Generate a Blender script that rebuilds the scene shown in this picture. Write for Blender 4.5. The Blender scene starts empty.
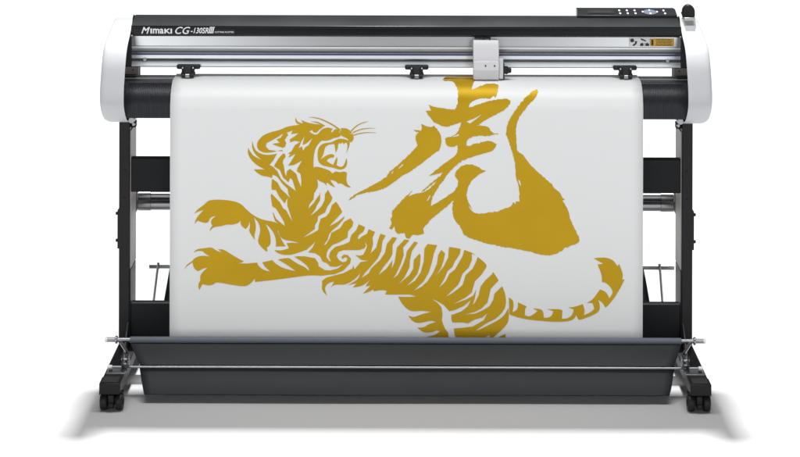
import bpy, bmesh, math, random
from mathutils import Vector, Matrix
from mathutils.geometry import delaunay_2d_cdt
random.seed(7)
S = bpy.context.scene
C = S.collection

# ------------------------------------------------------------------ camera
F, DC, H, PX0, PY0, ROLL = 1952.0, 6.10, 1.995, 407.0, -265.0, 0.0026   # focal in px of an 800 px frame
cam = bpy.data.cameras.new('camera'); camo = bpy.data.objects.new('camera', cam); C.objects.link(camo)
cam.sensor_width = 36; cam.lens = 36*F/800
cam.shift_x = (400-PX0)/800; cam.shift_y = -(228.5-PY0)/800
cam.clip_end = 200
camo.matrix_world = Matrix.Translation((0, -DC, H)) @ Matrix.Rotation(math.pi/2, 4, 'X') @ Matrix.Rotation(ROLL, 4, 'Z')
S.camera = camo

# ------------------------------------------------------------------ light
W = bpy.data.worlds.new('World'); S.world = W; W.use_nodes = True
bg = W.node_tree.nodes['Background']; bg.inputs[0].default_value = (.97, .985, 1, 1); bg.inputs[1].default_value = .13
def lamp(name, loc, target, sx, sy, power, col=(1,1,1)):
    l = bpy.data.lights.new(name, 'AREA'); l.shape = 'RECTANGLE'; l.size = sx; l.size_y = sy; l.energy = power; l.color = col
    o = bpy.data.objects.new(name, l); C.objects.link(o); o.location = loc
    o.rotation_euler = (Vector(target)-Vector(loc)).to_track_quat('-Z', 'Y').to_euler()
    return o
lamp('key_lamp', (0, 11.2, 25.0), (0, .4, 0), 2.4, 1.8, 15200)
for sx in (-1, 1): lamp('front_softbox', (sx*2.5, -6.9, 1.75), (sx*.35, 0, .5), 2.1, 2.6, 66)
lamp('overhead_softbox', (0, -1.35, 6.6), (0, -.2, .8), 5.0, 1.4, 312)
S.view_settings.view_transform = 'Standard'; S.view_settings.look = 'None'
S.view_settings.exposure = 0; S.view_settings.gamma = 1
S.render.engine = 'CYCLES'

# ------------------------------------------------------------------ helpers
def at(px, py, Y):
    "a photo pixel on the vertical plane at depth Y"
    x, y = px-PX0, py-PY0
    dx, dy = x+ROLL*y, y-ROLL*x
    k = (DC+Y)/F
    return Vector((dx*k, Y, H-dy*k))
def zc(py, Y): return H-(py+.8-PY0)*(DC+Y)/F       # height of a pixel row measured on the left side
def xc(px, Y): return abs(at(px, 200, Y).x)

def mat(name, col, rough=.5, metal=0, spec=.5, coat=0, bump=None, var=0, vscale=30, aniso=False):
    m = bpy.data.materials.new(name); m.use_nodes = True
    nt = m.node_tree; b = nt.nodes['Principled BSDF']
    b.inputs['Base Color'].default_value = (*col, 1); b.inputs['Roughness'].default_value = rough
    b.inputs['Metallic'].default_value = metal; b.inputs['Specular IOR Level'].default_value = spec
    b.inputs['Coat Weight'].default_value = coat
    tc = nt.nodes.new('ShaderNodeTexCoord')
    if var:
        n = nt.nodes.new('ShaderNodeTexNoise'); n.inputs['Scale'].default_value = vscale; n.inputs['Detail'].default_value = 6
        mp = nt.nodes.new('ShaderNodeMapping')
        if aniso: mp.inputs['Scale'].default_value = (.03, 3, 12)
        nt.links.new(tc.outputs['Object'], mp.inputs[0]); nt.links.new(mp.outputs[0], n.inputs['Vector'])
        r = nt.nodes.new('ShaderNodeMapRange')
        r.inputs['To Min'].default_value = max(.02, rough-var); r.inputs['To Max'].default_value = rough+var
        nt.links.new(n.outputs['Fac'], r.inputs['Value']); nt.links.new(r.outputs[0], b.inputs['Roughness'])
        mx = nt.nodes.new('ShaderNodeMapRange'); mx.inputs['To Min'].default_value = .9; mx.inputs['To Max'].default_value = 1.1
        nt.links.new(n.outputs['Fac'], mx.inputs['Value'])
        vm = nt.nodes.new('ShaderNodeVectorMath'); vm.operation = 'SCALE'; vm.inputs[0].default_value = col
        nt.links.new(mx.outputs[0], vm.inputs['Scale']); nt.links.new(vm.outputs[0], b.inputs['Base Color'])
    if bump:
        sc, st = bump
        n2 = nt.nodes.new('ShaderNodeTexNoise'); n2.inputs['Scale'].default_value = sc; n2.inputs['Detail'].default_value = 3
        nt.links.new(tc.outputs['Object'], n2.inputs['Vector'])
        bp = nt.nodes.new('ShaderNodeBump'); bp.inputs['Strength'].default_value = st; bp.inputs['Distance'].default_value = .001
        nt.links.new(n2.outputs['Fac'], bp.inputs['Height']); nt.links.new(bp.outputs[0], b.inputs['Normal'])
    return m

M = dict(
 floor=mat('studio_floor', (.475,.475,.48), .9, spec=.1),
 white=mat('white_shell', (.53,.536,.557), .45, spec=.22, bump=(900,.05)),
 carr=mat('carriage_white', (.60,.60,.62), .4, spec=.4),
 black=mat('black_powder_coat', (.008,.008,.0095), .45, spec=.25, bump=(700,.12), var=.06),
 bar=mat('black_panel', (.005,.006,.007), .55, spec=.22, bump=(500,.1)),
 top=mat('black_gloss_cover', (.008,.009,.011), .30, spec=.17, var=.04, vscale=8),
 label=mat('nameplate_black', (.004,.004,.006), .3, spec=.3),
 guide=mat('ribbed_plastic', (.014,.016,.021), .42, spec=.5),
 plate=mat('grey_plate', (.28,.265,.25), .5, metal=.3),
 liner=mat('leg_painted_sheen', (.46,.435,.42), .55),
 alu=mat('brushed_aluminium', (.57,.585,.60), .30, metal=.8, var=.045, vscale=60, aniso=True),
 alud=mat('dark_and_shade_toned_aluminium', (.36,.37,.37), .4, metal=1, var=.07, vscale=60, aniso=True),
 alul=mat('lit_toned_aluminium', (.74,.78,.82), .42, metal=.85, var=.05, vscale=60, aniso=True),
 blue=mat('blue_scale_stripe', (.045,.04,.17), .4),
 steel=mat('zinc_steel', (.33,.34,.355), .38, metal=1),
 tube=mat('roller_steel', (.30,.30,.31), .36, metal=1, var=.03, vscale=50, aniso=True),
 cloth=mat('grey_catcher_cloth', (.028,.030,.033), .62, spec=.22, bump=(260,.25), var=.08, vscale=12),
 clothhem=mat('grey_catcher_hem', (.125,.140,.165), .6, spec=.25, bump=(1500,.15)),
 rubber=mat('black_rubber', (.010,.010,.011), .5, spec=.35),
 bronze=mat('dark_bronze_plate', (.035,.030,.027), .5),
 edge=mat('rail_edge_painted_glint', (.80,.81,.82), .35, metal=.25),  # bright glint along the rail edges, painted as a pale diffuse colour
 ink=mat('white_lettering', (.82,.83,.85), .5),
 yellow=mat('yellow_warning_label', (.74,.44,.03), .5),
 dark=mat('dark_ink', (.012,.012,.012), .5),
 screen=mat('unlit_display', (.03,.028,.024), .15),
 padblue=mat('blue_grey_key', (.035,.05,.10), .5),
 paper=mat('white_vinyl', (.752,.768,.766), .42, spec=.25),
 gold=mat('gold_vinyl', (.50,.308,.0095), .45, spec=.14, metal=.22, var=.03, vscale=8),
)

def link(name, me, m, parent=None):
    o = bpy.data.objects.new(name, me); C.objects.link(o)
    if m: me.materials.append(M[m] if isinstance(m, str) else m)
    if parent: o.parent = parent
    return o
class MB:
    def __init__(s): s.bm = bmesh.new()
    def box(s, x0, x1, y0, y1, z0, z1):
        vs = [s.bm.verts.new((x, y, z)) for x in (x0,x1) for y in (y0,y1) for z in (z0,z1)]
        for f in ((0,1,3,2),(4,6,7,5),(0,4,5,1),(2,3,7,6),(0,2,6,4),(1,5,7,3)): s.bm.faces.new([vs[i] for i in f])
        return s
    def prism(s, prof, x0, x1):
        "closed Y-Z outline extruded along X"
        a = [s.bm.verts.new((x0, y, z)) for y, z in prof]; b = [s.bm.verts.new((x1, y, z)) for y, z in prof]
        n = len(prof)
        for i in range(n):
            j = (i+1) % n; s.bm.faces.new((a[i], a[j], b[j], b[i]))
        s.bm.faces.new(a[::-1]); s.bm.faces.new(b); return s
    def plate(s, pts, y0, y1):
        "closed X-Z outline extruded along Y"
        a = [s.bm.verts.new((x, y0, z)) for x, z in pts]; b = [s.bm.verts.new((x, y1, z)) for x, z in pts]
        n = len(pts)
        for i in range(n):
            j = (i+1) % n; s.bm.faces.new((a[i], a[j], b[j], b[i]))
        s.bm.faces.new(a[::-1]); s.bm.faces.new(b); return s
    def tube(s, p, q, r, r2=None, seg=20):
        p, q = Vector(p), Vector(q); d = (q-p).normalized()
        u = d.orthogonal().normalized(); v = d.cross(u); r2 = r if r2 is None else r2
        A = [s.bm.verts.new(p+r*(math.cos(t)*u+math.sin(t)*v)) for t in [2*math.pi*i/seg for i in range(seg)]]
        B = [s.bm.verts.new(q+r2*(math.cos(t)*u+math.sin(t)*v)) for t in [2*math.pi*i/seg for i in range(seg)]]
        for i in range(seg):
            j = (i+1) % seg; s.bm.faces.new((A[i], A[j], B[j], B[i]))
        s.bm.faces.new(A[::-1]); s.bm.faces.new(B); return s
    def lathe_x(s, prof, c, seg=28):
        "closed of revolution about the X axis through c: prof = (x, r)"
        c = Vector(c); rings = []
        for x, r in prof:
            rings.append([s.bm.verts.new(c+Vector((x, r*math.cos(t), r*math.sin(t)))) for t in [2*math.pi*i/seg for i in range(seg)]])
        for A, B in zip(rings, rings[1:]):
            for i in range(seg):
                j = (i+1) % seg; s.bm.faces.new((A[i], A[j], B[j], B[i]))
        s.bm.faces.new(rings[0][::-1]); s.bm.faces.new(rings[-1]); return s
    def build(s, name, m, parent=None, bevel=0, seg=2, smooth=True):
        bmesh.ops.recalc_face_normals(s.bm, faces=s.bm.faces)
        if smooth:
            for f in s.bm.faces: f.smooth = True
            for e in s.bm.edges:
                if len(e.link_faces) == 2 and e.calc_face_angle(0) > .55: e.smooth = False
        me = bpy.data.meshes.new(name); s.bm.to_mesh(me); s.bm.free()
        o = link(name, me, m, parent)
        if bevel:
            b = o.modifiers.new('bevel', 'BEVEL'); b.width = bevel; b.segments = seg; b.limit_method = 'ANGLE'; b.angle_limit = .6
            b.harden_normals = False
        return o

# ------------------------------------------------------------------ setting
bm = bmesh.new(); bmesh.ops.create_grid(bm, x_segments=4, y_segments=4, size=45)
me = bpy.data.meshes.new('floor'); bm.to_mesh(me); bm.free()
fl = link('floor', me, 'floor'); fl.location.z = -.006; fl['kind'] = 'structure'; fl['label'] = 'seamless white studio floor'

# ------------------------------------------------------------------ the plotter
P = bpy.data.objects.new('cutting_plotter', None); C.objects.link(P); P.empty_display_size = .2
P['label'] = 'wide vinyl cutting plotter with white end covers on a black wheeled stand'
P['category'] = 'cutting plotter'

# side covers -------------------------------------------------------
prof_px = [(14.0,.085),(14.2,.070),(15.5,.056),(22,.043),(33,0),(45,-.065),(60,-.10),(75,-.122),(90,-.14),(100,-.143),(106,-.139),(112,-.122),(116.5,-.10),(119.5,-.08),(121.2,-.05),(122,-.02)]
cov = [(Y, zc(y, Y)) for y, Y in prof_px]
# smooth the outline
def chaikin_open(p, n):
    for _ in range(n):
        q = [p[0]]
        for a, b in zip(p, p[1:]):
            q += [(a[0]*.75+b[0]*.25, a[1]*.75+b[1]*.25), (a[0]*.25+b[0]*.75, a[1]*.25+b[1]*.75)]
        p = q+[p[-1]]
    return p
cov = chaikin_open(cov, 2)
zt, zb = cov[0][1], cov[-1][1]
cov = cov + [(.20, zb+.004), (.235, zb+.03), (.235, zt-.075), (.22, zt-.055), (.12, zt-.013)]
XI, XO = .862, .937
for s in (-1, 1):
    bm = bmesh.new()
    def ring(x, inset, taper):
        cy, cz = .05, .95
        out = []
        for y, z in cov:
            d = Vector((cy-y, cz-z)); d.normalize()
            t = max(0, min(1, (z-1.02)/(zt-1.02)))
            xx = x - (taper*t*t if taper else 0)
            out.append(bm.verts.new((s*xx, y+d.x*inset, z+d.y*inset)))
        return out
    rings = [ring(XO-.012, .007, .018), ring(XI+.006, .0035, 0), ring(XI+.001, .003, 0), ring(XI, .0012, 0), ring(XI+.0006, 0, 0), ring(XI+.002, 0, 0), ring(XO-.020, 0, .015), ring(XO-.011, .0015, .017), ring(XO-.005, .0045, .017), ring(XO-.001, .010, .017), ring(XO, .017, .017)]
    n = len(cov)
    for A, B in zip(rings, rings[1:]):
        for i in range(n):
            j = (i+1) % n; bm.faces.new((A[i], A[j], B[j], B[i]))
    bm.faces.new(rings[0]); bm.faces.new(rings[-1])
    mb = MB(); mb.bm.free(); mb.bm = bm
    o = mb.build('side_cover', 'white', P)
    # grey recess strip and black lever on the right cover
    if s > 0:
        o['label'] = 'white end cover with the black lever on top'
        a = at(683.5, 17, .05); b = at(694, 21, .04)
        MB().box(a.x, b.x, .030, .075, zt-.009, zt+.0012).build('lever_slot', 'alud', o, .001)
        c = at(688.3, 16.5, .06); r = .0195
        pts = [(c.x-r, zt)] + [(c.x-r*math.cos(t), zt+.016+r*1.15*math.sin(t)) for t in [math.pi*i/18 for i in range(19)]] + [(c.x+r, zt)]
        mbl = MB().plate(pts, .048, .074); mbl.tube((c.x-r-.004, .06, zt+.012), (c.x-r+.004, .06, zt+.012), .0035)
        mbl.build('release_lever', 'black', P, .003)

# top cover ---------------------------------------------------------
XT = XI-.0006
tz0, tz1, tz2 = zc(35.2,.012), zc(26.3,.012), zc(14.8,.10)
top = [(.016,tz0),(.012,tz0+.002),(.012,tz1-.001),(.0135,tz1+.002),(.04,tz1+.0095),(.07,tz1+.0165),(.098,tz2-.0015),(.106,tz2),(.12,tz2-.005),(.222,tz2-.043),(.222,tz0+.003),(.19,tz0)]
MB().prism(top, -XT, XT).build('top_cover', 'top', P, .0012)
MB().box(-XT, XT, .0095, .0117, tz1-.0045, tz1-.0022).build('cover_seam', 'label', P)
# nameplate with its writing
a, b = at(134, 26.8, .0105), at(235.5, 34.6, .0105)
npl = MB().box(a.x, b.x, .0088, .0114, b.z, a.z-.006).build('nameplate', 'label', P)
def text(body, px0, px1, ybase, ycap, Y, shear=0, bold=0, name='lettering', m='ink', parent=None, spacing=1):
    cu = bpy.data.curves.new(name, 'FONT'); cu.body = body; cu.size = 1; cu.shear = shear; cu.offset = bold; cu.space_character = spacing
    cu.resolution_u = 3; cu.extrude = 0
    tmp = bpy.data.objects.new(name, cu); C.objects.link(tmp)
    dg = bpy.context.evaluated_depsgraph_get(); me = bpy.data.meshes.new_from_object(tmp.evaluated_get(dg))
    bpy.data.objects.remove(tmp)
    xs = [v.co.x for v in me.vertices]; ys = [v.co.y for v in me.vertices]
    x0, x1, y1 = min(xs), max(xs), max(ys); y0 = 0
    p, q = at(px0, ybase, Y), at(px1, ycap, Y)
    for v in me.vertices:
        x = p.x+(v.co.x-x0)/(x1-x0)*(q.x-p.x); z = p.z+(v.co.y-y0)/(y1-y0)*(at(px0, ycap, Y).z-p.z)
        v.co = (x, Y, z)
    me.materials.clear()
    return link(name, me, m, parent)
YL = .0083
text('M', 141.3, 149.9, 33.4, 27.0, YL, .32, .02, parent=npl)
text('I', 150.4, 152.0, 33.3, 28.6, YL, .0, .03, parent=npl)
text('ma', 152.9, 163.7, 33.3, 28.6, YL, .0, .022, parent=npl)
text('KI', 164.4, 172.0, 33.3, 28.6, YL, .0, .03, parent=npl)
text('CG', 175.2, 190.2, 33.8, 26.8, YL, .35, .008, parent=npl)
text('-130SR', 190.8, 208.6, 33.2, 27.6, YL, .3, .014, parent=npl)
mb = MB()
for x in (209.0, 210.75, 212.5):
    q = [at(u, v, YL) for u, v in ((x-.5,33.0),(x+.55,33.0),(x+1.95,27.2),(x+.9,27.2))]; mb.plate([(p.x,p.z) for p in q], YL-.0002, YL+.0001)
for v in (33.2, 27.5):
    d = 0 if v > 30 else 1.5
    q = [at(u, w, YL) for u, w in ((208.3+d,v),(213.3+d,v),(213.45+d,v-.55),(208.45+d,v-.55))]; mb.plate([(p.x,p.z) for p in q], YL-.0003, YL+.0001)
mb.build('lettering', 'ink', npl)
text('CUTTING PLOTTER', 214.6, 234, 32.9, 31.3, YL, .0, .006, parent=npl)

# control panel -----------------------------------------------------
YA, YB = .088, .150
p0, p1 = at(577.2, 16.4, YA), at(677.3, 17.0, YA)
q0, q1 = at(577.4, 9.0, YB), at(675.2, 9.4, YB)
zf = tz2-.004
mb = MB()
vs = [(p0.x,YA,zf),(p1.x,YA,zf),(p1.x,YA,zf+.008),(p0.x,YA,zf+.008),(q0.x,YB+.05,zf-.034),(q1.x,YB+.05,zf-.034),(q1.x,YB,q1.z+.0005),(q0.x,YB,q1.z+.0005),(q1.x,YB+.05,q1.z-.002),(q0.x,YB+.05,q1.z-.002)]
V = [mb.bm.verts.new(v) for v in vs]
for f in ((0,1,2,3),(3,2,6,7),(7,6,8,9),(0,4,5,1),(4,9,8,5)): mb.bm.faces.new([V[i] for i in f])
mb.bm.faces.new([V[i] for i in (0,3,7,9,4)]); mb.bm.faces.new([V[i] for i in (1,5,8,6,2)])
cp = mb.build('control_panel', 'top', P, .001)
P0, U1, U2 = Vector((p0.x, YA, zf+.008)), Vector((p1.x-p0.x, 0, 0)), Vector((0, YB-YA, q1.z+.0005-zf-.008))
Nn = Vector((0,-U2.z,U2.y)).normalized()
def panel_pt(px, v): return Vector((at(px, 13, (YA+YB)/2).x, 0, 0))+Vector((0, P0.y, P0.z))+U2*v+Nn*.0004
def panel_quad(mb, x0, x1, v0, v1, h=.0012):
    c = [panel_pt(x0,v0), panel_pt(x1,v0), panel_pt(x1,v1), panel_pt(x0,v1)]
    A = [mb.bm.verts.new(p) for p in c]; B = [mb.bm.verts.new(p+Nn*h) for p in c]
    for i in range(4): mb.bm.faces.new((A[i],A[(i+1)%4],B[(i+1)%4],B[i]))
    mb.bm.faces.new(B); mb.bm.faces.new(A[::-1])
mb = MB(); panel_quad(mb, 587, 614, .2, .85); mb.build('display_bezel', 'label', cp)
mb = MB(); panel_quad(mb, 589.5, 611.5, .33, .72, .0018); mb.build('display', 'screen', cp)
def disc(px, v, rx, rv, m, name, h=.0016, seg=14):
    mb = MB(); cc = panel_pt(px, v)
    ring = [cc+Vector((rx*math.cos(t),0,0))+U2.normalized()*rv*math.sin(t) for t in [2*math.pi*i/seg for i in range(seg)]]
    A = [mb.bm.verts.new(p) for p in ring]; B = [mb.bm.verts.new(p+Nn*h) for p in ring]
    for i in range(seg): mb.bm.faces.new((A[i],A[(i+1)%seg],B[(i+1)%seg],B[i]))
    mb.bm.faces.new(B); mb.bm.faces.new(A[::-1])
    return mb.build(name, m, cp)
for px in (619.7, 627.3, 635.0, 664.0):
    for v in (.27, .72): disc(px+(.5 if v < .5 and px > 660 else 0), v, .0030, .0070, 'ink', 'button')
disc(649.8, .5, .0215, .026, 'padblue', 'arrow_pad', .0010)
for px, v in ((642.6,.5),(657,.5),(649.8,.24),(649.8,.76)): disc(px, v, .0026, .006, 'ink', 'arrow_key', .0022)

# guide rail --------------------------------------------------------
def zr(y): return zc(y, .04)
rows = [(35.0,.052),(36.2,.046),(45.6,.041),(46.0,.0375),(47.9,.0370),(48.4,.043),(52.6,.047),(52.8,.040),(58.0,.038),(58.4,.043),(60.8,.047),(61.2,.040),(64.3,.036),(66.0,.0365)]
prof = [(Y, zr(y)) for y, Y in rows] + [(.19, zr(64.5)), (.19, zr(35.0))]
XS = .905
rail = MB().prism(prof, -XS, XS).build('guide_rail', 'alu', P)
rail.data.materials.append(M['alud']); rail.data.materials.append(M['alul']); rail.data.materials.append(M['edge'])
zmid = [(48.4,52.6,1),(58.3,60.9,1),(52.8,58.1,2),(45.9,48.2,3),(61.2,64.3,2),(64.2,66.1,3)]  # light and shade of the metal bands painted in by paler and darker colours
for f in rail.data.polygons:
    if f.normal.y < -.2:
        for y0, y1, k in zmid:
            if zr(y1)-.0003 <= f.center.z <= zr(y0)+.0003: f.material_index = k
MB().box(-XS, XS, .0355, .0392, zr(54.6), zr(53.0)).build('scale_stripe', 'blue', P)
MB().box(-XS, XS, .0385, .060, zr(66.7), zr(65.9)).build('rail_lip', 'black', P)
# added dark boxes: the shading at the rail ends put into their colour
for s in (-1, 1):
    MB().box(s*(XS-.0005), s*.862, .028, .06, zr(65.6), zr(36.0)).build('rail_end_shade_block', 'guide', P, .001)
    x = s*.822
    MB().tube((x, .036, zr(59.3)), (x, .044, zr(59.3)), .006).build('rail_screw', 'alud', P, .001)
    # grey end plate seen in the slot
    xa = s*xc(138.4, .06)
    ep = MB().box(s*(XS-.001), xa, .050, .062, zr(77), zr(66.5)).build('end_plate', 'plate', P, .0008)
    MB().tube((s*xc(133.2,.06), .0475, zc(69.3,.06)), (s*xc(133.2,.06), .060, zc(69.3,.06)), .0025, seg=12).build('screw', 'dark', ep)
    MB().box(s*(XS-.001), s*.850, .02, .049, zr(78), zr(74.6)).build('end_bracket', 'black', P, .001)
# warning label and pictograms
YS = .0385
def sheet(px0, px1, y0, y1, Y, t, name, m, parent, bevel=0):
    a, b = at(px0, y0, Y), at(px1, y1, Y)
    return MB().box(a.x, b.x, Y-t, Y+.006, b.z, a.z).build(name, m, parent, bevel)
wl = sheet(650.3, 674, 38.6, 46.4, YS, 0, 'warning_label', 'yellow', P)
mb = MB()
for i, y in enumerate((39.4, 40.9, 42.4, 43.9, 45.3)):
    x = 655.5+random.random()*1.5
    while x < 671.5:
        w = .8+random.random()*2.2
        a, b = at(x, y, YS-.0012), at(min(x+w, 672), y+.55, YS-.0012)
        mb.box(a.x, b.x, YS-.0010, YS+.001, b.z, a.z); x += w+.5
a, b = at(651.3, 39.6, YS), at(653.3, 45.4, YS); mb.box(a.x, b.x, YS-.0010, YS+.001, b.z, a.z)
mb.build('label_print', 'dark', wl)
pl = sheet(629.6, 649.6, 38.4, 46.3, YS, 0, 'pictogram_label', 'ink', P)
mb = MB()
def blot(pts):
    q = [at(x, y, YS) for x, y in pts]
    mb.plate([(p.x, p.z) for p in q], YS-.0010, YS+.001)
blot([(630.4,39),(633,38.6),(634.3,40.2),(633.6,42),(631.2,42.4),(630.2,41)])
blot([(634.8,41),(637.2,41.4),(636.4,44),(634,45.9),(632.4,45.6),(633.6,44),(635,43.4)])
blot([(640.5,38.5),(643.5,39.2),(646.2,40.8),(645.6,41.6),(642.8,40.4),(641.3,40.2)])
blot([(640,46),(640.3,43.6),(642.4,42.8),(643.4,43.8),(643.2,46)])
blot([(645.4,46),(645.6,43.6),(647.2,42.8),(649.2,44.2),(649.2,46)])
mb.build('pictogram_print', 'dark', pl)
mb = MB(); a, b = at(643.6, 43.2, YS), at(645.3, 46, YS); mb.box(a.x, b.x, YS-.0010, YS+.001, b.z, a.z); mb.build('pictogram_blade', 'alud', pl)

# platen / ribbed guide --------------------------------------------
ZP, R, YFR = .920, .080, -.090       # paper height on the bed, bend radius, front plane
def paper_profile(off=0, zend=.09, yback=.080, n=28):
    "from behind the bed over the top and down the front; off = inwards"
    p = []
    rb = .03
    for i in range(8):
        t = math.pi/2*(1-i/7); p.append((yback+(rb-off)*math.sin(t), ZP-rb+(rb-off)*math.cos(t)))
    p = [(yback+rb-off, .80)] + p
    cy, cz = YFR+R, ZP-R
    for i in range(n+1):
        t = math.pi/2*i/n; p.append((cy-(R-off)*math.sin(t), cz+(R-off)*math.cos(t)))
    p.append((YFR+off, zend)); return p
ctrl = [q for q in paper_profile(.0035, zc(118.3, YFR)) ]
XG = .903
bm = bmesh.new(); cols = []
nx = 336
for i in range(nx*4+1):
    x = -XG+2*XG*i/(nx*4)
    rib = .0 if i % 4 in (0, 3) else .0022
    col = []
    for k, (y, z) in enumerate(ctrl):
        front = 1 if y < -.03 else 0
        c = Vector((YFR+R, ZP-R)); d = Vector((y, z))-c
        if z < ZP-R: nrm = Vector((-1, 0))
        else: nrm = d.normalized() if d.length else Vector((0, 1))
        o = -rib*front
        col.append(bm.verts.new((x, y+nrm.x*o, z+nrm.y*o)))
    cols.append(col)
for A, B in zip(cols, cols[1:]):
    for k in range(len(A)-1): bm.faces.new((A[k], A[k+1], B[k+1], B[k]))
mb = MB(); mb.bm.free(); mb.bm = bm
platen = mb.build('platen', 'guide', P, smooth=False)
MB().box(-XG, XG, YFR+.006, .215, zc(117.6, YFR), zc(117.6, YFR)+.02).build('platen_beam', 'black', P, .002)  # unseen rear depth added to block key light from the catcher cloth
MB().box(-XG, XG, .012, .030, ZP-.006, ZP-.0022).build('cutting_strip', 'plate', P, .0005)
MB().box(-XG, XG, .052, .066, ZP-.006, ZP-.0025).build('grit_roller', 'tube', P, .0005)
for s in (-1, 1):
    MB().box(s*(XG), s*(XG-.020), -.02, .012, ZP-.03, ZP+.004).build('media_clamp', 'black', P, .003)
    MB().tube((s*(XI-.012), -.055, .80), (s*(XI-.012), .02, .80), .010, seg=14).build('adjusting_bolt', 'steel', P, .001)

# carriage ----------------------------------------------------------
cx0, cx1 = at(473.4, 60, -.02).x, at(498.9, 60, -.02).x
cp_rows = [(38.6,.030),(39.2,.004),(45,-.012),(60.4,-.024),(61.0,-.032),(69.8,-.036),(70.4,-.030),(79.0,-.024)]
cprof = [(Y, zc(y-.2, Y)) for y, Y in cp_rows]
cprof += [(.02, cprof[-1][1]+.001), (.036, zr(66)), (.0345, zr(60)), (.0345, zr(40))]
car = MB().prism(cprof, cx0, cx1).build('carriage', 'carr', P, .0016)
x2 = at(503.3, 70, -.02).x
MB().box(cx1+.0006, x2, -.022, .025, zc(77.8,-.02), zc(57.6,-.02)).build('tool_holder', 'carr', car, .002)
MB().box(x2+.0005, x2+.004, -.02, .02, zc(78.2,-.02), zc(63,-.02)).build('tool_bracket', 'rubber', car, .001)
k = at(504, 70.3, -.012)
MB().lathe_x([(0,.011),(.006,.013),(.010,.0115),(.013,.009),(.019,.0085),(.0215,.006)], (x2+.004, -.01, k.z)).build('tool_knob', 'rubber', car)
for px in (485.6, 494.6):
    q = at(px, 65.9, -.034); MB().tube((q.x,-.0352,q.z),(q.x,-.028,q.z), .0026, seg=14).build('screw_hole', 'dark', car)
q0, q1 = at(474.5, 38.6, .01), at(498, 38.6, .01)
MB().box(q0.x, q0.x+.052, .012, .030, q0.z-.0005, q0.z+.0022).build('top_clip', 'black', car, .001)
for px in (483.6, 489.8):
    q = at(px, 39.2, .0); MB().lathe_x([(-.0028,.001),(-.0022,.003),(.0022,.003),(.0028,.001)], (q.x, .006, q.z+.001), 12).build('clip_screw', 'black', car)

# pinch rollers -----------------------------------------------------
def pinch(cx):
    root = bpy.data.objects.new('pinch_roller', None); C.objects.link(root); root.parent = P; root.empty_display_size = .02
    Y = .015
    def X(d): return at(416.7+d, 70, Y).x - at(416.7, 70, Y).x
    root.location = (at(cx, 70, Y).x, 0, 0)
    def bxx(mb, d0, d1, y0, y1, ya, yb): mb.box(X(d0), X(d1), ya, yb, zc(y1-.6, Y), zc(y0-.6, Y)); return mb
    bxx(MB(), -11.8, 11.8, 65.3, 69.9, .018, .036).build('mount_bar', 'rubber', root, .005, 3)
    mb = bxx(MB(), -6.3, 6.3, 65.6, 72.2, .006, .030); bxx(mb, -3.5, 3.5, 66, 74.5, -.004, .02); mb.build('pressure_arm', 'rubber', root, .002)
    bxx(MB(), -7.0, 7.0, 72.0, 75.2, .000, .026).build('roller_yoke', 'black', root, .004, 3)
    for d in (-5.2, 5.2):
        z = zc(67.6, .005); MB().tube((X(d), .0045, z), (X(d), .010, z), .0021, seg=12).build('pin', 'ink', root)
    zc0 = ZP+.0085
    MB().lathe_x([(-.0062,.004),(-.006,.0078),(.006,.0078),(.0062,.004)], (0, -.004, zc0), 18).build('wheel', 'tube', root)
    for d in (-4.3, 4.3): MB().lathe_x([(-.006,.004),(-.005,.0065),(.005,.0065),(.006,.004)], (X(d), .0, zc0), 16).build('wheel', 'rubber', root)
    return root
pr = pinch(188.2)
def copy_tree(o, parent):
    c = o.copy(); C.objects.link(c); c.parent = parent
    for ch in list(o.children): copy_tree(ch, c)
    return c
for cx in (416.7, 625.3):
    c = copy_tree(pr, P); c.location.x = at(cx, 70, .015).x

# legs --------------------------------------------------------------
FT = .083          # top of the feet
LX0, LX1, LD = .8630, .8965, .126
for s in (-1, 1):
    leg = MB().box(s*LX0, s*LX1, 0, LD, FT+.0005, zb+.012).build('leg', 'black', P, .0025)
    z0, z1 = zc(264, .06), zc(127, .06)
    MB().box(s*(LX0-.003), s*(LX0+.0005), .010, LD-.001, z0, z1).build('leg_sheen_strip', 'liner', leg, .0006)  # added plate: light reflected on the black inner face, painted as grey
    MB().box(s*(LX0-.0025), s*(LX0+.0005), .010, LD-.001, FT+.02, z0-.004).build('lower_liner', 'guide', leg, .0006)
    # side plate with two bolts
    za, zb_ = zc(247.5, .02), zc(209, .02)
    sp = MB().box(s*(LX1-.0005), s*(LX1+.0055), .006, .07, za, zb_).build('side_plate', 'black', leg, .001)
    for y in (213.2, 240.2):
        z = zc(y, .02); MB().tube((s*(LX1+.005), .02, z), (s*(LX1+.0125), .02, z), .0052, seg=10).build('bolt', 'black', sp, .001)
    for y in (170.5, 198.5):
        z = zc(y, 0); MB().tube((s*(LX0+.016), -.002, z), (s*(LX0+.016), .004, z), .004, seg=12).build('bolt', 'black', leg, .0006)
    # small bracket at the head
    hb = MB().box(s*(LX0-.016), s*LX0, .02, .05, zc(127,.03), zc(120.5,.03)).build('head_bracket', 'rubber', leg, .003)
    MB().tube((s*(LX0-.010), .010, zc(123,.03)), (s*(LX0-.010), .022, zc(123,.03)), .005, seg=12).build('bolt', 'steel', hb, .0006)

# crossbars ---------------------------------------------------------
for y0, y1, yf in ((158.2, 192.0, .006), (303.2, 345, .006)):
    MB().box(-LX0+.0035, LX0-.0035, yf, yf+.035, zc(y1, yf), zc(y0, yf)).build('crossbar', 'bar', P, .002)

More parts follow.
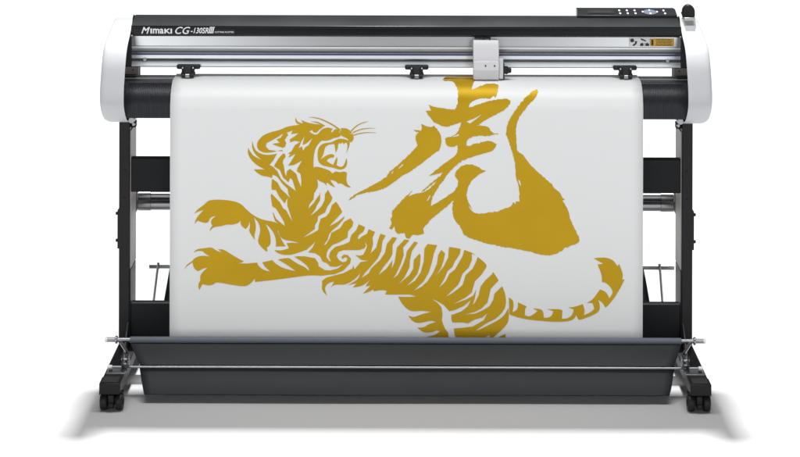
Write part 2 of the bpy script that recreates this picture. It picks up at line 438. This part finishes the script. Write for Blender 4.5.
# media rollers behind ---------------------------------------------
for y, r in ((195.3, .0100), (204.0, .0180)):
    z = zc(y, .17)
    ro = MB().tube((-LX0+.003, .17, z), (LX0-.003, .17, z), r, seg=32).build('media_roller', 'tube', P)
    for s in (-1, 1):
        MB().tube((s*(LX0-.004), .17, z), (s*(LX0-.045), .17, z), r+.0022, seg=28).build('roller_collar', 'tube', ro, .001)
for s in (-1, 1):
    MB().box(s*LX0, s*(LX0+.02), LD, .21, zc(211,.17), zc(192,.17)).build('roller_bracket', 'black', P, .002)

# feet and castors --------------------------------------------------
FX0, FX1 = .8405, .9000
YF0, YF1 = -.35, .37
for s in (-1, 1):
    ft = MB().box(s*FX0, s*FX1, YF0, YF1, .0495, FT).build('foot', 'black', P, .0025)
    MB().box(s*(FX1-.0005), s*(FX1+.002), YF0+.001, YF0+.06, .0475, FT-.001).build('end_cap', 'black', ft, .0008)
    MB().box(s*(FX0+.008), s*(FX1-.004), YF0+.012, YF0+.058, FT-.001, FT+.0012).build('mounting_plate', 'bronze', ft, .0006)
    MB().box(s*(FX0-.001), s*(FX1-.004), YF0+.085, YF0+.155, FT-.001, FT+.0022).build('bracket_base', 'alud', ft, .0006)
    MB().tube((s*(FX1-.016), YF0+.105, FT), (s*(FX1-.016), YF0+.105, FT+.006), .006, seg=14).build('bolt', 'dark', ft, .001)
    # gusset at the leg's foot
    MB().prism([(-.10,FT+.0005),(-.002,FT+.0005),(-.002,FT+.075)], s*(LX0+.002), s*(LX0+.006)).build('gusset', 'black', ft)
def castor(x, y):
    root = bpy.data.objects.new('castor', None); C.objects.link(root); root.parent = P; root.location = (x, y, -.006); root.empty_display_size = .03
    MB().tube((0,0,.036),(0,0,.056), .012, seg=16).build('stem', 'steel', root)
    MB().box(-.0085,.0085,-.026,.016,.010,.050).build('hood', 'rubber', root, .004, 3)
    R0 = .0252
    for sx in (-1, 1):
        w = MB().lathe_x([(-.0105,.010),(-.0105,R0-.004),(-.008,R0-.0012),(-.004,R0),(.004,R0),(.008,R0-.0012),(.0105,R0-.004),(.0105,.010)], (sx*.0232,-.004,R0), 32).build('wheel', 'rubber', root)
        MB().lathe_x([(-.0015,.010),(.0,.0125),(.0015,.010)], (sx*.0342,-.004,R0), 20).build('hub', 'black', root)
        MB().box(sx*.0232-.0115, sx*.0232+.0115, -.012,.012, R0*2+.0004, R0*2+.0034).build('fender', 'rubber', root, .001)
    MB().box(-.006,.006,-.034,-.024,.018,.027).build('brake_pedal', 'rubber', root, .002)
    return root
ca = castor(-.8690, YF0+.038)
for x, y in ((.8690, YF0+.038), (-.8690, YF1-.04), (.8690, YF1-.04)):
    c = copy_tree(ca, P); c.location = (x, y, -.006)

# front media catcher -----------------------------------------------
YU, YLr = -.125, -.215
zu, zl = zc(339.6, YU), zc(366.8, YLr)
fc = bpy.data.objects.new('front_catcher', None); C.objects.link(fc); fc.parent = P; fc.empty_display_size = .05
xe = xc(107.5, YU)
MB().tube((-xe, YU, zu), (xe, YU, zu), .0068, seg=24).build('upper_rod', 'steel', fc, .001)
xl = xc(109.3, YLr)
MB().tube((-xl, YLr, zl), (xl, YLr, zl), .0036, seg=20).build('lower_rod', 'steel', fc, .0008)
for s in (-1, 1):
    x = s*xc(116.6, YU); MB().tube((x-s*.004, YU, zu), (x+s*.003, YU, zu), .0118, seg=20).build('collar', 'steel', fc, .002)
    MB().tube((s*(xe-.002), YU, zu), (s*(xe+.006), YU, zu), .0075, seg=20).build('end_cap', 'ink', fc, .002)
    MB().tube((s*(xl-.010), YLr, zl), (s*(xl+.004), YLr, zl), .0058, seg=20).build('end_cap', 'ink', fc, .0015)
    # pivot arm from the foot bracket up to the rod
    xa, xb = s*xc(120.3, YU), s*xc(126.0, YLr)
    mb = MB().tube((xa, YU, zu-.004), (xb, YLr+.03, zl+.035), .0052, seg=12); mb.build('pivot_arm', 'tube', fc)
    for d in (-.0075, .0075):
        MB().prism([(YLr-.035,FT+.003),(YLr+.035,FT+.003),(YLr+.03,zl+.026),(YLr+.012,zl+.038),(YLr-.012,zl+.034)], xb+d-.0016, xb+d+.0016).build('pivot_plate', 'guide', fc, .0006)
    z = zl+.024
    MB().tube((xb-.012, YLr-.004, z), (xb+.012, YLr-.004, z), .004, seg=12).build('pivot_pin', 'steel', fc, .0008)
    MB().tube((xb-.012, YLr-.004, zl+.010), (xb+.012, YLr-.004, zl+.010), .004, seg=12).build('pivot_pin', 'steel', fc, .0008)
# the cloth: hem round the upper rod, sloping panel, then the flap in front
def cloth(rows, name, m, thick=.0016, nx=60):
    "rows: (left px, right px, py, Y)"
    bm = bmesh.new(); grid = []
    for (xl_, xr_, y, Y) in rows:
        a = at(xl_, y, Y); b = at(xr_, y+.003*0, Y); z = zc(y, Y)
        line = []
        for i in range(nx+1):
            t = i/nx
            line.append(bm.verts.new((a.x+(b.x-a.x)*t, Y+.0012*math.sin(9*t+40*Y)*math.sin(math.pi*t), z-.0006*math.sin(7*t+y))))
        grid.append(line)
    for A, B in zip(grid, grid[1:]):
        for i in range(nx): bm.faces.new((A[i], A[i+1], B[i+1], B[i]))
    mb = MB(); mb.bm.free(); mb.bm = bm
    o = mb.build(name, m, fc)
    md = o.modifiers.new('solid', 'SOLIDIFY'); md.thickness = thick; md.offset = 0
    return o
xh0, xh1 = at(130.2, 340, YU).x, at(681.2, 340, YU).x
hem = MB().tube((xh0, YU, zu), (xh1, YU, zu), .0095, seg=28).build('cloth_hem', 'clothhem', fc, .001)
up_ = [(130.6,681,342.6,YU-.004),(131.4,680.4,345,YU-.012),(133.2,679,350,YU-.034),(135.4,677.4,355.5,YU-.058),(138,675.2,361,YU-.078),(140.2,673.6,364.6,YU-.088),(140.6,673.2,367.5,YU-.074)]
cloth(up_, 'catcher_cloth', 'cloth')
lo_ = [(139.4,674.6,364.9,YLr+.010),(139.6,674.4,368.2,YLr+.004),(140.2,673.6,372,YLr-.002),(141.4,672.6,380,YLr-.022),(142.8,671.2,388,YLr-.040),(144,669.6,394.0,YLr-.050),(144.1,669.4,394.6,YLr-.046)]
cloth(lo_, 'front_flap', 'cloth')

# rear media catcher ------------------------------------------------
YR = .30
zrr = zc(266.0, YR)
rc = bpy.data.objects.new('rear_catcher', None); C.objects.link(rc); rc.parent = P; rc.empty_display_size = .05
a, b = at(149.3, 266, YR), at(674.2, 268, YR)
MB().tube((a.x, YR, zrr), (b.x, YR, zrr), .0078, seg=20).build('rear_rod', 'tube', rc, .001)
for px0, px1, s in ((158.3, 153.3, -1), (659.6, 662.6, 1)):
    p, q = at(px0, 262.5, YR-.01), at(px1, 304, YR-.01)
    p.z = zc(262.5, YR-.01); q.z = zc(304, YR-.01); d = (q-p)
    MB().tube(p, p+d*1.9, .0042, seg=12).build('support_rod', 'tube', rc)
    MB().lathe_x([(-.005,.007),(-.004,.010),(.004,.010),(.005,.007)], (p.x+.001*s, YR, zrr), 16).build('collar', 'tube', rc)
bm = bmesh.new()
rw = []
for (x0, x1, y, Y) in ((169.8,643.5,266.5,YR-.006),(167.2,646.5,282,YR-.02),(163.4,650.2,304,YR-.05),(160,653,316,YR-.08)):
    rw.append((bm.verts.new((at(x0,y,Y).x, Y, zc(y,Y))), bm.verts.new((at(x1,y,Y).x, Y, zc(y,Y)))))
for A, B in zip(rw, rw[1:]): bm.faces.new((A[0], A[1], B[1], B[0]))
mb = MB(); mb.bm.free(); mb.bm = bm
o = mb.build('rear_cloth', 'cloth', rc); md = o.modifiers.new('solid', 'SOLIDIFY'); md.thickness = .002

# ------------------------------------------------------------------ the vinyl sheet
pp = paper_profile(0, .085, n=40)
pxl, pxr = at(169.9, 200, YFR).x, at(643.0, 200, YFR).x
dense = []
for (a, b) in zip(pp, pp[1:]):
    n = max(1, int(math.hypot(b[0]-a[0], b[1]-a[1])/.012))
    for i in range(n): dense.append((a[0]+(b[0]-a[0])*i/n, a[1]+(b[1]-a[1])*i/n))
dense.append(pp[-1])
bm = bmesh.new(); g = []
nxp = 40
for y, z in dense:
    line = []
    for i in range(nxp+1):
        t = i/nxp; x = pxl+(pxr-pxl)*t
        w = .0007*math.sin(6.3*t+3)*max(0, min(1, (.8-z)/.3)) if y < YFR+.001 else 0
        line.append(bm.verts.new((x, y+w, z)))
    g.append(line)
for A, B in zip(g, g[1:]):
    for i in range(nxp): bm.faces.new((A[i], A[i+1], B[i+1], B[i]))
mb = MB(); mb.bm.free(); mb.bm = bm
sheet_o = mb.build('vinyl_sheet', 'paper')
md = sheet_o.modifiers.new('solid', 'SOLIDIFY'); md.thickness = .0005; md.offset = 0
sheet_o['label'] = 'white vinyl sheet cut with a gold tiger hanging over the plotter bed'
sheet_o['category'] = 'vinyl sheet'

# artwork: outlines in eighths of a photo pixel, cut out of gold film
OFF = {1:(190,190),2:(180,235),3:(240,110),4:(290,110),5:(240,150),6:(290,150),7:(250,195),8:(250,240),9:(310,215),10:(310,250),
 11:(380,235),12:(430,240),13:(440,285),14:(390,285),24:(505,285),25:(540,250),15:(415,70),16:(415,110),18:(340,155),19:(380,185),
 20:(440,155),21:(490,200),22:(490,85),23:(345,120)}
def path(*parts):
    out = []
    for r, pts in parts:
        ox, oy = OFF[r]
        out += [(ox+x/8, oy+y/8) for x, y in pts]
    return out
def smooth_path(p, it=2, corner=62):
    sharp = None
    for _ in range(it):
        n = len(p); q = []
        for i in range(n):
            a, b, c = p[i-1], p[i], p[(i+1) % n]
            v1 = (b[0]-a[0], b[1]-a[1]); v2 = (c[0]-b[0], c[1]-b[1])
            ang = abs(math.degrees(math.atan2(v1[0]*v2[1]-v1[1]*v2[0], v1[0]*v2[0]+v1[1]*v2[1])))
            if ang > corner or ang < 4: q.append(b)
            else:
                k = .25
                q.append((b[0]-v1[0]*k, b[1]-v1[1]*k)); q.append((b[0]+v2[0]*k, b[1]+v2[1]*k))
        p = q
    return p
def stroke(pts, widths):
    L, Rr = [], []
    for i, (x, y) in enumerate(pts):
        a = pts[max(0, i-1)]; b = pts[min(len(pts)-1, i+1)]
        dx, dy = b[0]-a[0], b[1]-a[1]; l = math.hypot(dx, dy); w = widths[i]/2
        L.append((x-dy/l*w, y+dx/l*w)); Rr.append((x+dy/l*w, y-dx/l*w))
    return L+Rr[::-1]

TP, TN = [], []
# raised paw
TP.append(path((1,[(32,190),(60,155),(110,120),(135,95),(160,80),(230,76),(340,85),(410,110),(450,155),(510,205),(580,238),(690,256),(760,300),(740,345),(700,320),(703,335),(720,370),(740,410),(765,450),(685,452),(690,410),(675,350),(640,300),(602,268),(635,330),(645,380),(645,440),(615,458),(620,490),(610,492),(580,465),(545,425),(545,390),(565,325),(550,260),(510,218),(525,260),(528,310),(515,360),(520,400),(470,330),(480,300),(478,245),(470,285),(445,312),(405,280),(405,245),(385,265),(340,278),(290,275),(250,290),(190,295),(155,330),(165,300),(180,285),(168,265),(170,235),(205,210),(185,210),(160,225),(150,255),(125,265),(90,255),(62,245),(35,272),(45,240),(65,205),(108,160),(65,172)])))
# lower paw and forearm
TP.append(path((2,[(35,275),(55,235),(100,208),(110,190),(150,168),(200,165),(242,174),(195,145),(185,130),(150,125),(108,138),(135,112),(190,106),(245,98),(265,105),(300,130),(337,138),(303,115),(345,112),(420,160),(512,212),(470,226),(540,228)]),
 (8,[(0,185),(57,180),(70,210),(110,240),(165,252),(120,215),(98,178),(180,160),(200,185),(270,228),(367,248),(300,200),(223,155),(310,140),(330,155),(380,190),(440,215),(473,247),(470,222),(430,180),(352,132),(440,130),(520,145),(560,200),(600,288),(480,280),(350,298),(200,318),(40,335)]),
 (2,[(598,380),(600,345),(575,380),(530,410),(480,408),(400,395),(290,375),(270,395),(230,405),(180,392),(155,440),(145,410),(150,385),(165,360),(160,330),(180,295),(220,262),(185,268),(145,290),(115,270),(102,235),(102,218),(60,245)])))
# body
TP.append(path((7,[(165,0),(172,50),(178,90),(180,130),(195,195),(205,212),(225,225),(218,268),(240,330),(262,350),(290,362),(340,368),(397,385)]),
 (8,[(330,20),(292,25),(312,66),(250,84),(195,80),(215,100),(260,118),(330,118),(420,140),(500,200),(520,282),(600,288)]),
 (10,[(118,208),(95,230),(95,250),(100,270),(93,300),(105,335),(138,362),(118,315),(128,280),(160,258),(192,253),(168,300),(195,275),(290,278),(370,225),(403,182),(385,235),(300,282),(375,265),(340,300),(400,292),(445,270),(482,234),(450,280),(445,292),(485,283),(460,310),(422,350),(470,335),(505,315),(512,330),(555,322),(590,320),(615,328),(600,355),(640,357),(790,356)]),
 (14,[(160,77),(212,92),(150,95),(65,93),(95,150),(145,200),(190,212),(250,204),(330,215),(280,226),(230,242),(190,258),(145,245),(180,290),(225,306),(280,296),(325,284),(370,295),(310,312),(270,340),(218,340),(270,382),(345,376),(370,362),(402,368),(375,388),(350,402),(300,412),(322,442),(340,490),(780,490)]),
 (13,[(395,440),(460,390),(510,345),(548,295),(552,240),(548,182),(520,235),(470,280),(390,320),(300,364),(290,362),(380,300),(450,270),(515,200),(530,145),(525,80),(500,15)]),
 (12,[(580,372),(550,322),(500,248),(450,210),(450,190),(372,128),(335,100),(270,78),(245,70),(155,55)]),
 (11,[(555,90),(460,82),(385,72),(305,60),(270,52),(235,42),(195,35),(135,22),(95,15)]),
 (9,[(608,165),(565,150),(520,135),(475,115),(440,95),(385,72),(345,55),(325,25)]),
 (7,[(800,182),(755,175),(735,125),(690,52),(660,25),(625,-42),(563,-12),(515,-20),(480,-10),(190,-10)])))
TP.append(path((13,[(425,442),(500,400),(525,393),(525,490),(380,490)])))
# head and neck
TP.append(path((3,[(65,300),(62,350),(90,400),(140,445),(200,475),(110,475),(140,505),(180,528),(225,532),(255,545),(255,570),(250,610),(255,635),(248,660),(255,720),(262,790),(290,800),(500,800),(550,760),(590,710),(595,660),(630,610),(615,552),(640,570),(670,580),(695,605),(690,582),(700,580),(720,600),(762,620),(745,595),(720,560),(740,560),(775,575),(785,590),(800,585),(820,590),(850,615),(890,620),(860,595),(850,560),(855,520),(855,500),(830,490),(800,500),(765,488),(740,508),(720,485),(680,470),(615,450),(590,460),(587,440),(590,360),(605,300),(650,242),(680,247),(720,240),(745,225),(800,215),(805,200),(830,215),(865,230),(868,250),(890,258),(910,235),(908,205),(895,180),(875,160),(850,145),(805,145),(812,162),(790,152),(752,155),(740,178),(733,180),(738,157),(745,150),(700,138),(665,150),(640,158),(660,137),(682,125),(650,108),(620,92),(565,92),(610,102),(650,118),(600,112),(540,102),(490,80),(505,108),(470,98),(455,85),(447,58),(440,80),(450,105),(480,118),(380,130),(320,160),(240,178),(180,205),(140,250),(135,295),(150,322),(200,345),(280,335),(300,325),(330,330),(300,350),(215,362),(150,345),(115,310),(98,245),(95,300),(120,355),(177,400),(110,370),(80,330)])))
# mouth
TP.append(path((4,[(220,330),(235,290),(270,265),(330,260),(360,242),(400,227),(450,236),(478,252),(478,280),(462,320),(450,347),(462,290),(455,262),(442,260),(430,274),(420,256),(405,272),(395,262),(382,280),(385,305),(365,342),(360,300),(355,272),(310,275),(282,295),(275,320),(268,355),(243,397),(290,362),(335,350),(355,362),(352,378),(320,382),(298,395),(295,410),(330,432),(345,440),(375,373),(381,400),(372,440),(400,458),(430,448),(452,383),(460,420),(445,465),(400,480),(350,462),(310,455),(250,440),(222,405)])))
def st(r, pts, w): TP.append(stroke(path((r, pts)), w))
st(4, [(150,57),(220,62),(300,95),(360,130),(405,165)], [.3,1.1,1.3,1.5,1.6])
st(4, [(488,170),(530,127),(580,102),(624,92)], [1.4,1.1,.9,.3])
st(4, [(500,182),(560,155),(620,146),(684,146)], [1.2,1.0,.8,.25])
st(4, [(508,202),(560,186),(620,179),(692,182)], [1.2,1.0,.8,.25])
# tail
TP.append(path((24,[(30,100),(65,120),(70,170),(60,217),(90,205),(105,175),(102,138),(175,172),(160,190),(158,240),(190,255),(230,235),(260,208),(223,187),(290,192),(308,220),(310,262),(350,262),(380,240),(385,208),(335,193),(440,193),(460,205),(455,270),(500,270),(540,240),(550,195),(505,180),(560,175),(622,153),(638,195),(633,242),(690,215),(715,190),(700,145),(652,143),(700,120),(760,35)]),
 (25,[(480,315),(530,335),(555,386),(580,350),(580,320),(550,280),(510,255),(496,260),(495,200),(460,115),(507,110),(428,67),(480,60),(540,62),(590,85),(620,130),(632,110),(665,190),(658,235),(677,235),(640,310),(590,390),(535,455),(522,458),(500,420),(467,400)]),
 (24,[(760,165),(755,210),(700,245),(600,280),(585,275),(570,240),(560,265),(520,290),(400,297),(200,280),(100,260),(35,235)])))
def cut(*parts): TN.append(path(*parts))
cut((3,[(348,185),(310,212),(260,240),(212,265),(207,292),(230,318),(290,328),(345,318),(342,302),(290,285),(256,270),(318,262),(292,236),(325,222)]))
cut((3,[(375,180),(422,164),(408,192),(470,185),(435,212),(398,235),(402,258),(440,245),(482,255),(440,280),(412,330),(382,350),(402,352),(385,382),(445,350),(415,400),(385,445),(430,440),(497,404),(460,465),(455,490),(485,510),(490,560),(490,617),(465,560),(450,510),(400,470),(375,490),(370,532),(358,500),(350,440),(342,425),(345,400),(365,375),(360,352),(342,345),(338,308),(362,290),(370,265),(358,238),(385,200)]))
cut((3,[(298,345),(335,328),(347,345),(310,385),(282,430),(272,450),(320,480),(345,540),(388,577),(402,543),(420,560),(447,648),(410,620),(370,590),(328,550),(300,490),(262,452),(236,440),(265,405)]))
cut((3,[(468,308),(490,255),(517,208),(505,255),(500,280),(535,265),(580,223),(550,280),(520,300),(505,327),(495,290)]))
cut((3,[(553,172),(575,160),(590,178),(612,182),(628,165),(640,152),(664,147),(640,170),(625,190),(605,198),(582,190)]))
cut((3,[(240,560),(255,545),(262,515),(300,535),(340,590),(382,630),(386,665),(400,704),(368,668),(328,632),(300,580),(262,552)]))
cut((7,[(160,-45),(208,-40),(232,10),(278,68),(292,38),(304,22),(298,50),(300,90),(315,130),(340,214),(290,122),(265,105),(240,58),(182,-2),(160,-20)]))
cut((7,[(168,92),(183,92),(210,110),(240,160),(270,210),(280,248),(250,225),(210,190),(188,142),(172,130)]))
cut((7,[(515,-22),(563,-12),(535,25),(510,62),(468,108),(475,75),(508,35)]))
cut((7,[(563,-14),(625,-44),(600,-8),(597,40),(575,85),(540,122),(480,170),(525,110),(537,78),(560,42)]))
cut((7,[(660,20),(692,50),(655,80),(635,140),(610,170),(565,190),(550,240),(545,280),(500,305),(423,343),(480,300),(520,270),(520,240),(540,210),(545,170),(600,140),(620,90),(650,50)]))
cut((7,[(737,120),(764,170),(750,174),(700,215),(632,252),(690,190),(735,140)]))
cut((7,[(757,170),(812,172),(800,188),(755,212),(720,265),(650,302),(640,340),(612,390),(586,404),(620,360),(635,310),(660,280),(700,250),(752,188)]))
cut((9,[(328,20),(392,62),(385,85),(370,120),(330,160),(315,215),(270,235),(200,255),(165,290),(150,330),(168,370),(156,368),(132,335),(135,300),(145,278),(180,240),(240,215),(300,180),(305,130),(340,90),(347,55)]))
cut((9,[(440,90),(482,108),(470,112),(455,150),(420,168),(395,188),(385,195),(383,180),(392,158),(425,135),(440,102)]))
cut((9,[(520,128),(569,143),(560,157),(545,200),(530,260),(480,311),(490,290),(505,230),(500,180),(518,142)]))
cut((9,[(605,158),(660,170),(655,182),(615,230),(600,300),(560,360),(490,425),(470,465),(412,504),(440,462),(470,430),(540,350),(570,290),(580,210),(604,166)]))
cut((11,[(133,12),(197,26),(192,40),(135,100),(127,150),(117,215),(94,268),(100,200),(50,270),(-12,318),(25,260),(80,190),(100,150),(100,80),(134,28)]))
cut((11,[(232,32),(274,45),(270,58),(215,130),(205,180),(185,235),(145,315),(102,350),(130,310),(165,235),(190,160),(185,100),(233,44)]))
cut((11,[(305,52),(387,62),(355,110),(350,210),(325,300),(280,365),(213,408),(260,360),(300,310),(320,240),(325,165),(315,148),(270,200),(265,270),(235,320),(146,396),(195,340),(235,260),(240,200),(255,130),(300,65)]))
cut((11,[(460,76),(560,84),(550,110),(545,180),(510,250),(448,328),(490,260),(510,200),(520,148),(490,118),(465,160),(455,230),(425,300),(380,370),(330,415),(272,444),(350,370),(390,300),(415,220),(430,150)]))
cut((11,[(645,105),(675,115),(660,170),(620,240),(600,275),(555,310),(525,370),(470,424),(515,350),(540,290),(580,255),(600,210),(640,150)]))
cut((11,[(735,150),(782,172),(770,210),(740,270),(685,320),(660,400),(625,430),(570,470),(528,492),(570,452),(625,398),(640,368),(660,310),(710,260),(735,200)]))
cut((12,[(452,208),(510,243),(495,275),(440,325),(405,372),(393,420),(390,440),(360,500),(340,522),(358,470),(370,395),(345,445),(290,475),(182,515),(285,460),(335,420),(345,380),(360,330),(410,280),(450,220)]))
cut((12,[(550,316),(588,368),(570,376),(515,430),(505,480),(475,530),(425,560),(365,588),(278,597),(360,575),(410,550),(460,500),(475,440),(485,392),(545,328)]))
cut((13,[(320,445),(390,402),(404,406),(350,450),(330,495),(290,495)]))
cut((14,[(335,110),(380,130),(430,160),(475,210),(520,200),(590,168),(647,121),(622,170),(570,212),(490,240),(492,285),(502,300),(590,300),(622,308),(680,275),(740,260),(777,226),(752,280),(700,310),(660,332),(600,340),(510,348),(517,400),(530,422),(570,420),(600,445),(610,495),(470,495),(470,430),(465,380),(440,350),(415,285),(420,230),(412,180),(380,142)]))
cut((8,[(300,118),(330,118),(400,97),(455,76),(490,45),(525,10),(500,60),(465,98),(520,105),(560,130),(580,170),(615,185),(640,210),(690,215),(748,193),(700,228),(640,243),(600,240),(550,210),(545,180),(520,145),(440,130),(355,128)]))
cut((9,[(425,198),(450,228),(455,255),(440,290),(425,318),(395,325),(360,317),(385,338),(410,358),(468,366),(405,376),(380,405),(357,434),(347,400),(338,428),(265,465),(130,500),(92,530),(80,487),(200,472),(265,445),(300,410),(322,385),(328,350),(302,320),(270,316),(250,336),(262,352),(275,341),(290,336),(300,350),(290,370),(262,378),(232,360),(212,328),(228,294),(270,280),(395,280),(435,266),(447,248),(443,225)]))

KP, KN = [], []
KP.append(path((15,[(220,76),(240,58),(300,52),(480,44),(487,80),(470,95),(452,162),(520,130),(580,108),(640,108),(668,120),(662,180),(640,224),(630,205),(600,235),(560,225),(500,230),(438,265),(433,302),(520,270),(620,240),(720,226),(765,245),(760,275),(720,320),(600,380),(500,440)]),
 (16,[(497,122),(580,130),(600,150),(600,165),(625,180),(625,188),(668,190),(668,194),(625,196),(600,210),(500,205),(440,220),(410,250),(412,285),(440,290),(470,270),(540,255),(610,245),(655,275),(630,325),(560,345),(420,385),(360,420),(330,456)]),
 (20,[(190,32),(120,90),(60,150),(30,200),(0,235)]),
 (19,[(475,0),(430,80),(410,130),(405,172),(500,115),(600,45),(640,60),(600,112),(588,125),(500,200),(400,280),(345,350),(352,385),(320,405),(260,395),(240,425),(225,432),(205,420),(198,380),(150,395),(125,375),(112,325),(95,357),(73,345),(95,310),(90,290),(82,272),(100,250),(92,215),(150,150),(220,80),(258,42),(225,95),(290,65),(345,66),(425,5)]),
 (18,[(800,175),(820,140),(712,168),(800,92),(840,70)]),
 (16,[(195,456),(260,410),(340,355),(340,280),(285,302),(250,280),(240,230),(260,215),(290,218),(350,170),(370,98),(240,142),(180,108)]),
 (15,[(150,420),(110,365),(85,325),(130,325),(108,278),(140,292),(200,300),(250,312),(320,318),(345,260),(345,170),(330,130),(310,95),(280,88),(235,92)])))
KN.append(path((15,[(410,412),(480,385),(540,350),(500,385),(440,428)])))
KN.append(path((16,[(290,217),(350,192),(353,205),(320,214)])))
KP.append(stroke(path((19,[(335,55),(400,0),(480,-66)])), [1.0,1.5,1.6]))
KP.append(path((20,[(115,155),(150,100),(200,75),(260,78),(310,95),(335,120),(372,125),(300,160),(240,220),(215,290),(210,340),(240,400),(258,440)]),
 (19,[(700,150),(740,218),(800,235)]),(21,[(0,95),(60,95),(95,75),(150,60)]),
 (20,[(570,408),(592,378),(600,400),(610,370),(635,372),(635,260),(605,180),(605,100),(585,0)]),
 (22,[(150,456),(130,390),(135,310),(190,220),(260,120),(340,50),(378,33),(386,60),(350,120),(290,180),(230,260),(205,340),(212,456),(215,530)]),
 (20,[(670,0),(720,80),(800,150),(870,215),(900,235),(905,260),(960,300),(970,325),(1000,360)]),
 (21,[(580,0),(630,90),(640,150),(690,260),(720,310),(705,350),(640,365),(620,385),(600,380),(585,400),(500,445),(430,440),(350,425),(340,415),(300,410),(200,390),(160,380),(100,380),(70,365),(0,355)]),
 (19,[(800,456),(740,430),(720,425),(670,400),(640,330),(600,285),(580,240),(580,130),(640,40)]),
 (20,[(105,370),(100,300),(135,265),(150,205),(125,180)])))
KN.append(path((20,[(625,195),(640,205),(650,250),(635,235)])))
KN.append(path((21,[(605,380),(622,372),(600,392)])))
KP.append(path((23,[(610,30),(640,45),(690,60),(710,45),(750,90),(775,130),(770,200),(755,235),(755,248),(735,250),(690,285),(560,390),(450,450)]),
 (18,[(480,180),(400,240),(330,280),(190,305),(150,315),(62,368),(90,335),(170,290),(260,240),(330,205),(390,150),(395,130),(425,115),(550,0)]),
 (23,[(510,280),(580,205),(570,180),(565,120),(590,100),(548,82),(552,76),(605,85),(615,70)])))
KN.append(path((18,[(410,145),(422,128),(430,130),(414,153)])))
KN.append(path((18,[(462,112),(500,72),(507,80),(475,108)])))
KN.append(path((19,[(372,128),(400,80),(405,85),(385,125)])))

def inside(p, poly):
    x, y = p; c = False; n = len(poly); j = n-1
    for i in range(n):
        xi, yi = poly[i]; xj, yj = poly[j]
        if (yi > y) != (yj > y) and x < (xj-xi)*(y-yi)/(yj-yi)+xi: c = not c
        j = i
    return c
# paper surface lookup: photo row -> (Y, Z)
def row_of(Y, Z): return PY0+(H-Z)*F/(DC+Y)
LUT = []
for (a, b) in zip(dense, dense[1:]):
    for i in range(6):
        t = i/6; y, z = a[0]+(b[0]-a[0])*t, a[1]+(b[1]-a[1])*t
        if y < .081: LUT.append((row_of(y, z), y, z))
LUT.append((row_of(*dense[-1]), *dense[-1]))
LUT.sort()
import bisect
KEYS = [l[0] for l in LUT]
def on_paper(px, py):
    x, y = px-PX0, py-PY0
    dx, dy = x+ROLL*y, y-ROLL*x
    r = PY0+dy
    i = min(max(1, bisect.bisect(KEYS, r)), len(LUT)-1)
    a, b = LUT[i-1], LUT[i]; t = min(1, max(0, (r-a[0])/(b[0]-a[0]) if b[0] > a[0] else 0))
    Y, Z = a[1]+(b[1]-a[1])*t, a[2]+(b[2]-a[2])*t
    ny, nz = (-1, 0) if Z < ZP-R else Vector((Y-(YFR+R), Z-(ZP-R))).normalized()
    if Y > YFR+R: ny, nz = 0, 1
    X = dx*(DC+Y)/F
    t = (X-pxl)/(pxr-pxl)
    w = .0007*math.sin(6.3*t+3)*max(0, min(1, (.8-Z)/.3)) if Y < YFR+.001 else 0
    return (X, Y+w+ny*.0007, Z+nz*.0007)
TN.append(stroke(path((4,[(408,158),(396,172),(400,188)])), [.7,.6,.2]))
TN.append(stroke(path((4,[(502,176),(487,192),(476,184)])), [.8,.6,.2]))
TN.append(stroke(path((4,[(344,152),(334,166),(330,182)])), [.8,.6,.2]))
def rough(p, amp):
    rnd = random.Random(len(p)); q = []
    for a, b in zip(p, p[1:]+p[:1]):
        d = math.hypot(b[0]-a[0], b[1]-a[1]); n = max(1, int(d/1.3))
        for i in range(n):
            t = i/n; g = amp*rnd.gauss(0, 1)*(2.2 if rnd.random() < .06 else 1) if 0 < i or d > 1.2 else 0
            g = max(-1.1, min(1.1, g))
            q.append((a[0]+(b[0]-a[0])*t - (b[1]-a[1])/max(d,.01)*g, a[1]+(b[1]-a[1])*t + (b[0]-a[0])/max(d,.01)*g))
    return q
def film(name, pos, neg, m, amp=0):
    pos = [smooth_path(p) for p in pos]
    if amp: pos = [rough(p, amp) for p in pos]; neg = [smooth_path(p) for p in neg]
    vs, es = [], []
    for p in pos+neg:
        k = len(vs); vs += [Vector(q) for q in p]; n = len(p)
        es += [(k+i, k+(i+1) % n) for i in range(n)]
    y = 74.0
    while y < 346:
        k = len(vs); vs += [Vector((180, y)), Vector((640, y))]; es.append((k, k+1)); y += 1.6 if y < 115 else 12
    V, E, Fc, *_ = delaunay_2d_cdt(vs, es, [], 0, 1e-4)
    bm = bmesh.new(); bv = {}
    for f in Fc:
        c = (sum(V[i].x for i in f)/3, sum(V[i].y for i in f)/3)
        if not any(inside(c, p) for p in pos) or any(inside(c, p) for p in neg): continue
        if c[1] > 344: continue
        for i in f:
            if i not in bv: bv[i] = bm.verts.new(on_paper(V[i].x, V[i].y))
        try: bm.faces.new([bv[i] for i in f])
        except ValueError: pass
    for f in bm.faces:
        if f.normal.length == 0: f.normal_update()
        f.smooth = all(v.co.z > ZP-R-.01 for v in f.verts)
    bm.normal_update()
    for f in bm.faces:
        if f.normal.y > 0: f.normal_flip()
    me = bpy.data.meshes.new(name); bm.to_mesh(me); bm.free()
    return link(name, me, m, sheet_o)
film('tiger_cutout', TP, TN, 'gold')
film('brush_character', KP, KN, 'gold', .22)
